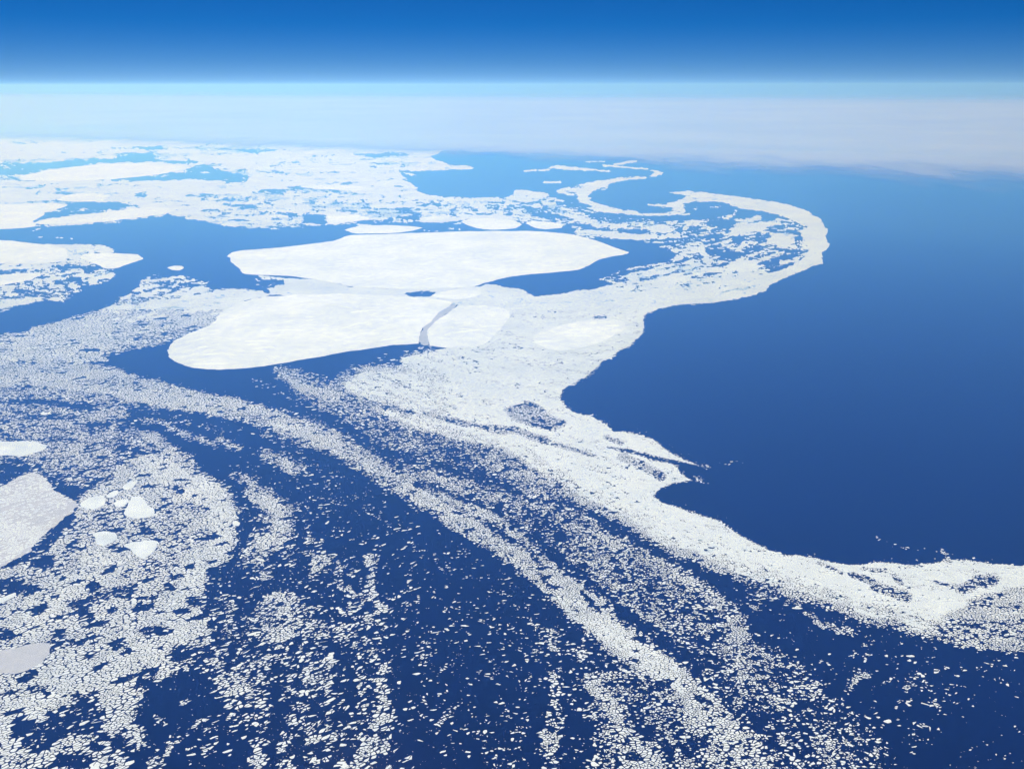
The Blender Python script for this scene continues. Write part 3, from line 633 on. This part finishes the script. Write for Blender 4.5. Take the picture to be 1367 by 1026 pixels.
GT = blur(F, 2.0, .8)*1.0-.02-(.35*rng.random(PX.shape)+.35*n_f+.25*n_m+.3*streak-.1) - (F < .02)*.5
o = link('thin_new_ice', contour_mesh('thin_new_ice', GT, (0, ROW(Y_SPLIT+10)), .3), M_thin)
tag(o, 'thin bluish new ice and slush between the far floes and swirls', 'thin ice', kind='stuff')
o = link('near_brash_ice', contour_mesh('near_brash_ice', GB, (ROW(Y_SPLIT), H), .5), M_slush)
tag(o, 'fine pale slush between the small floes of the near white tongue', 'slush', kind='stuff')

# ------------------------------------------------------------------ small floes of the near sea: cells of a broken sheet
Fs = blur(F, .8, .8)
def sample(A, px, py):
    j = np.clip(np.round((py-gy[0])/SY).astype(int), 0, H-1); i = np.clip(np.round((px-gx[0])/SX).astype(int), 0, Wd-1)
    return A[j, i]
K = 7
def floe_cells(y_near, y_far, cell, seed, x_min=-85, x_max=1452, big_share=.06, vast_share=.006, tilt=.15, stretch=1.25):
    r = np.random.default_rng(seed)
    _, d0 = ground(683., y_near); _, d1 = ground(683., y_far)
    xw = ground(1457., y_far)[0]
    ct, st_ = math.cos(tilt), math.sin(tilt)
    Mt = np.array([[ct*stretch, -st_/stretch], [st_*stretch, ct/stretch]]); Mi = np.linalg.inv(Mt)
    x_lo = max(-xw, float(ground(x_min, y_far)[0]))-cell; x_hi = min(xw, float(ground(x_max, y_far)[0]))+cell
    if x_min > 683: x_lo = float(ground(x_min, y_near)[0])-cell
    if x_max < 683: x_hi = float(ground(x_max, y_near)[0])+cell
    cab = Mi @ np.array([[x_lo, x_hi, x_lo, x_hi], [d0, d0, d1, d1]])
    a0, b0 = cab.min(1)-cell; a1, b1 = cab.max(1)+cell
    nx = int((a1-a0)/cell)+2; ny = int((b1-b0)/cell)+2
    I, J = np.meshgrid(np.arange(nx), np.arange(ny))
    ga = a0+(I+.5*(J % 2)+(r.random(I.shape)-.5)*1.3)*cell; gb = b0+(J+(r.random(I.shape)-.5)*1.3)*cell
    x = Mt[0, 0]*ga+Mt[0, 1]*gb; y = Mt[1, 0]*ga+Mt[1, 1]*gb
    alive = r.random(I.shape) > .10
    big = (r.random(I.shape) < big_share)
    for dj in (-1, 0, 1):
        for di in (-1, 0, 1):
            if di or dj: alive &= ~np.roll(np.roll(big, dj, 0), di, 1) | big
    vast = (r.random(I.shape) < vast_share); big &= ~vast
    for dj in range(-2, 3):
        for di in range(-2, 3):
            if di or dj: alive &= ~np.roll(np.roll(vast, dj, 0), di, 1)
    px, py = pixel(x, y)
    inside = (px > x_min) & (px <= x_max) & (py > y_far) & (py <= min(y_near, 1066)) & (y > 0)
    f = sample(Fs, px, py); u = sample(near_u, px, py)
    lone = np.clip((f-.02)/.3, 0, 1)
    mixr = np.clip((.62-f)/.3, 0, 1)*.5+.5                      # share of pure chance
    rr = r.random(I.shape)
    key = np.where(f > .82, rr*.6+u*.4, rr*np.where(f < .15, .82, .62)+u*np.where(f < .15, .18, .38))
    key = rank01(np.where(inside, key, 2.0))/max(inside.mean(), 1e-6)   # even chance over the cells in the band
    keep = inside & alive & (key < f*1.06) & (f > .012) & (r.random(I.shape) < (py-Y_START)/30)
    # cell outline: corners where the bisectors to the living neighbours meet
    jj, ii = np.nonzero(keep); n = len(jj); NA = 30
    ang = (np.arange(NA)+.5)*2*np.pi/NA; ux = np.cos(ang)[None]; uy = np.sin(ang)[None]
    best = np.full((n, NA), 1e9); bx = np.zeros((n, NA)); by = np.zeros((n, NA))
    for dj in range(-3, 4):
        for di in range(-3, 4):
            if not (di or dj): continue
            j2 = jj+dj; i2 = ii+di; ok = (j2 >= 0) & (j2 < ny) & (i2 >= 0) & (i2 < nx)
            j2 = np.clip(j2, 0, ny-1); i2 = np.clip(i2, 0, nx-1); ok &= alive[j2, i2]
            dx = ga[j2, i2]-ga[jj, ii]; dy = gb[j2, i2]-gb[jj, ii]; dd = (dx*dx+dy*dy)/2
            dot = ux*dx[:, None]+uy*dy[:, None]
            t = np.where((dot > 1e-6) & ok[:, None], dd[:, None]/np.maximum(dot, 1e-6), 1e9)
            mm = t < best; best = np.where(mm, t, best); bx = np.where(mm, dx[:, None], bx); by = np.where(mm, dy[:, None], by)
    b2x = np.roll(bx, -1, 1); b2y = np.roll(by, -1, 1)
    det = bx*b2y-by*b2x; ch = np.abs(det) > 1e-3*cell*cell
    r1 = (bx*bx+by*by)/2; r2 = (b2x*b2x+b2y*b2y)/2
    dsafe = np.where(ch, det, 1.0)
    cxv = (r1*b2y-r2*by)/dsafe; cyv = (bx*r2-b2x*r1)/dsafe
    lim = 2.2*cell; rl = np.sqrt(cxv**2+cyv**2)+1e-9; kf = np.minimum(1, lim/rl); cxv *= kf; cyv *= kf
    o_ = np.argsort(~ch, axis=1, kind='stable')[:, :K]; cnt = np.minimum(ch.sum(1), K)
    vx_ = np.take_along_axis(cxv, o_, 1); vy_ = np.take_along_axis(cyv, o_, 1)
    kk = np.arange(K)[None]; last = np.maximum(cnt-1, 0)[:, None]
    lx = np.take_along_axis(vx_, last, 1); ly = np.take_along_axis(vy_, last, 1); f0x = vx_[:, :1]; f0y = vy_[:, :1]
    tt = np.clip((kk-last)/(K-last), 0, 1); pad_ = kk > last
    vx_ = np.where(pad_, lx+(f0x-lx)*tt, vx_); vy_ = np.where(pad_, ly+(f0y-ly)*tt, vy_)
    mx_ = vx_.mean(1, keepdims=True); my_ = vy_.mean(1, keepdims=True); vx_ -= mx_; vy_ -= my_
    good = (cnt >= 3)
    fk = f[jj, ii]
    rk = r.random(n)
    loose = np.clip((.75-fk)/.6, 0, 1)
    shr = (1-loose)*(.84+.10*np.clip((fk-.85)/.12, 0, 1)-.22*rk**2) + loose*np.where(rk < .40, .22+.3*r.random(n), np.where((rk > .92) & (fk > .15), 1.0+.4*r.random(n), .58+.4*r.random(n)))
    vx_, vy_ = Mt[0, 0]*vx_+Mt[0, 1]*vy_, Mt[1, 0]*vx_+Mt[1, 1]*vy_
    mx_, my_ = Mt[0, 0]*mx_+Mt[0, 1]*my_, Mt[1, 0]*mx_+Mt[1, 1]*my_
    sx_ = shr[:, None]*(1+(r.random((n, K))-.5)*(.06+.30*loose[:, None]))
    vx_ = vx_*sx_; vy_ = vy_*sx_
    rl = np.sqrt(vx_**2+vy_**2)+1e-9; kf = np.maximum(1-1.2/rl, .3); vx_ *= kf; vy_ *= kf
    el = 1+loose*(r.random(n)-.3)*.8; ph = r.random(n)*np.pi; c_, s_ = np.cos(ph)[:, None], np.sin(ph)[:, None]
    p_ = (vx_*c_+vy_*s_)*el[:, None]; q_ = (-vx_*s_+vy_*c_)/el[:, None]
    ox = p_*c_-q_*s_; oy = p_*s_+q_*c_
    return (x[jj, ii]+mx_[:, 0])[good], (y[jj, ii]+my_[:, 0])[good], ox[good], oy[good], fk[good]
bands = [(1066, 690, 39, 1, -85, 560, .08, .010, .55, 1.32), (1066, 690, 34, 5, 560, 1452), (690, 590, 41, 2, -85, 330, .08, .010, .55, 1.32), (690, 575, 38, 6, 330, 1452), (590, 575, 40, 7, -85, 330), (575, 486, 50, 3), (486, Y_START, 80, 4)]
parts = [floe_cells(*b) for b in bands]
X0 = np.concatenate([p[0] for p in parts]); Y0 = np.concatenate([p[1] for p in parts])
OX = np.concatenate([p[2] for p in parts]); OY = np.concatenate([p[3] for p in parts]); FK = np.concatenate([p[4] for p in parts])
print('small floes', len(X0))
pxs, pys = pixel(X0, Y0)
area = np.abs(np.sum(OX*np.roll(OY, -1, 1)-np.roll(OX, -1, 1)*OY, 1))/2
slant2 = X0**2+Y0**2+ALT**2
scr = area*ALT/slant2**1.5*FPX**2
inview = (pxs > 6) & (pxs < 1361) & (pys > 500) & (pys < 1020)
order = np.argsort(-np.where(inview, scr, 0)); N_IND = 290
single = np.zeros(len(X0), bool); single[order[:N_IND]] = True
print('screen size of the singles, px2:', scr[order[0]], scr[order[N_IND-1]], 'rest mean', scr[~single].mean())
rz = np.random.default_rng(5)
HT = 1.6+rz.random(len(X0))*1.6
# the mass of the small floes: one object
m = ~single; n = int(m.sum())
ring = np.stack([X0[m][:, None]+OX[m], Y0[m][:, None]+OY[m]], -1)
top = np.concatenate([ring, np.broadcast_to(HT[m][:, None, None], (n, K, 1))], -1)
bot = np.concatenate([ring, np.full((n, K, 1), .1)], -1)
verts = np.concatenate([top, bot], 1).reshape(-1, 3)
base = (np.arange(n)*2*K)[:, None]; k = np.arange(K); k1 = (k+1) % K
lt = (base+k).astype(np.int32)
side = np.stack([k+K, k1+K, k1, k], -1).reshape(1, -1)+base
loops = np.concatenate([lt, side], 1).ravel()
tots = np.tile(np.array([K]+[4]*K), n); starts = np.concatenate([[0], np.cumsum(tots)[:-1]])
o = link('small_ice_floes', mesh_from_arrays('small_ice_floes', verts, loops, starts, tots), M_small)
o.data.materials.append(M_mid)                                            # finer, wetter pieces of the middle distance
far_piece = (Y0[m]+rng.normal(0, 1500, n) > 26500)
if len(o.data.polygons) == n*(K+1):
    o.data.polygons.foreach_set('material_index', np.repeat(far_piece.astype(np.int32), K+1))
tag(o, 'tens of thousands of small white floes drifting in bands over the near sea', 'ice floes', kind='stuff')
# crumbs of ice between them
nc = 60000
cpx = rng.random(nc)*1400-16; cpy = 500+rng.random(nc)*560
cf = sample(blur(F, 5, 4), cpx, cpy); kp = rng.random(nc) < np.clip(cf, 0, .6)*.55*(sample(F, cpx, cpy) < .9)+(cf > .015)*.015
cpx, cpy = cpx[kp], cpy[kp]; cX, cY = ground(cpx, cpy); n5 = len(cX); KC = 5
ca = (np.arange(KC)[None]+rng.random((n5, KC))*.7)*2*np.pi/KC; cr = (4+9*rng.random((n5, 1))**2)*(.6+.6*rng.random((n5, KC)))*np.clip((1300-cpy)/420, .8, 2)[:, None]
rg = np.stack([cX[:, None]+np.cos(ca)*cr*1.3, cY[:, None]+np.sin(ca)*cr], -1)
vt = np.concatenate([np.concatenate([rg, np.full((n5, KC, 1), 1.0)], -1), np.concatenate([rg, np.full((n5, KC, 1), .1)], -1)], 1).reshape(-1, 3)
bs = (np.arange(n5)*2*KC)[:, None]; kc = np.arange(KC); kc1 = (kc+1) % KC
lp = np.concatenate([bs+kc, np.stack([kc+KC, kc1+KC, kc1, kc], -1).reshape(1, -1)+bs], 1).ravel()
tc = np.tile(np.array([KC]+[4]*KC), n5)
o = link('ice_crumbs', mesh_from_arrays('ice_crumbs', vt, lp, np.concatenate([[0], np.cumsum(tc)[:-1]]), tc), M_small)
tag(o, 'tiny crumbs of ice strewn between the near floes', 'ice crumbs', kind='stuff')
# the largest of them, one by one
def where_label(px, py, f):
    if px < 330:
        w_ = 'crowded ice' if f > .5 else 'pools of open water'
        if py < 640: return w_+' under the left streaks'
        if py < 770: return w_+' around the heart shaped floe'
        if py < 890: return w_+' above the dusky floe'
        return w_+' in the bottom left corner'
    if px < 545:
        w_ = 'clump' if f > .5 else 'loose scatter'
        return w_+(' left of centre, above the bare water' if py < 760 else ' left of the bare bottom centre water' if py < 900 else ' on the bottom edge left of centre')
    if f < .2: return 'bare dark blue water at '+('bottom centre' if px < 900 else 'lower right')
    if px < 1060 and py > 960: return 'curving band where it leaves the bottom edge'
    if px < 1060 and py > 880: return 'lower stretch of the long curving band'
    if px < 1060 and py > 780: return 'widest bright stretch of the long curving band'
    if px < 1060 and py > 680: return 'streaks between the curving band and the white tongue'
    if px < 1060: return 'speckled upper bands left of the white tongue'
    return 'scattered ice below the right end of the white tongue'
ORD = ['largest', 'second largest', 'third largest', 'fourth largest', 'fifth largest', 'sixth largest']
seen = {}
for i in order[:N_IND]:
    q = np.stack([OX[i], OY[i]], 1)
    q = fractal(q, 1, .05); nn = len(q); h = HT[i]+.6
    v = [(a, b, .1) for a, b in q]+[(a, b, h*.7) for a, b in q]+[(a*.94, b*.94, h) for a, b in q]
    f = [tuple(range(2*nn, 3*nn))]
    for a in range(nn):
        b = (a+1) % nn; f += [(a, b, nn+b, nn+a), (nn+a, nn+b, 2*nn+b, 2*nn+a)]
    me = bpy.data.meshes.new('small_floe'); me.from_pydata(v, [], f); me.update()
    o = link('small_floe', me, M_small); o.location = (X0[i], Y0[i], 0)
    reg = where_label(pxs[i], pys[i], FK[i]); c_ = seen.get(reg, 0); seen[reg] = c_+1
    tag(o, (ORD[c_]+' small floe in the ' if c_ < 6 else 'lesser small floe in the ')+reg, 'ice floe', 'small floes in the '+reg)

# ------------------------------------------------------------------ haze
def haze_material():
    m = bpy.data.materials.new('haze'); m.use_nodes = True; t = m.node_tree
    t.nodes.remove(t.nodes['Principled BSDF'])
    pv = t.nodes.new('ShaderNodeVolumePrincipled')
    pv.inputs['Color'].default_value = (.10, .31, 1.0, 1)
    pv.inputs['Absorption Color'].default_value = (1, 1, 1, 1)
    pv.inputs['Density'].default_value = 2.05e-5
    pv.inputs['Anisotropy'].default_value = .4
    t.links.new(pv.outputs[0], t.nodes['Material Output'].inputs['Volume']); return m
hz = link('haze', slab('haze', U0, U1, V0, V1, -1.0, ALT+480), haze_material())
tag(hz, 'pale blue haze over the whole sea', 'haze', kind='stuff')
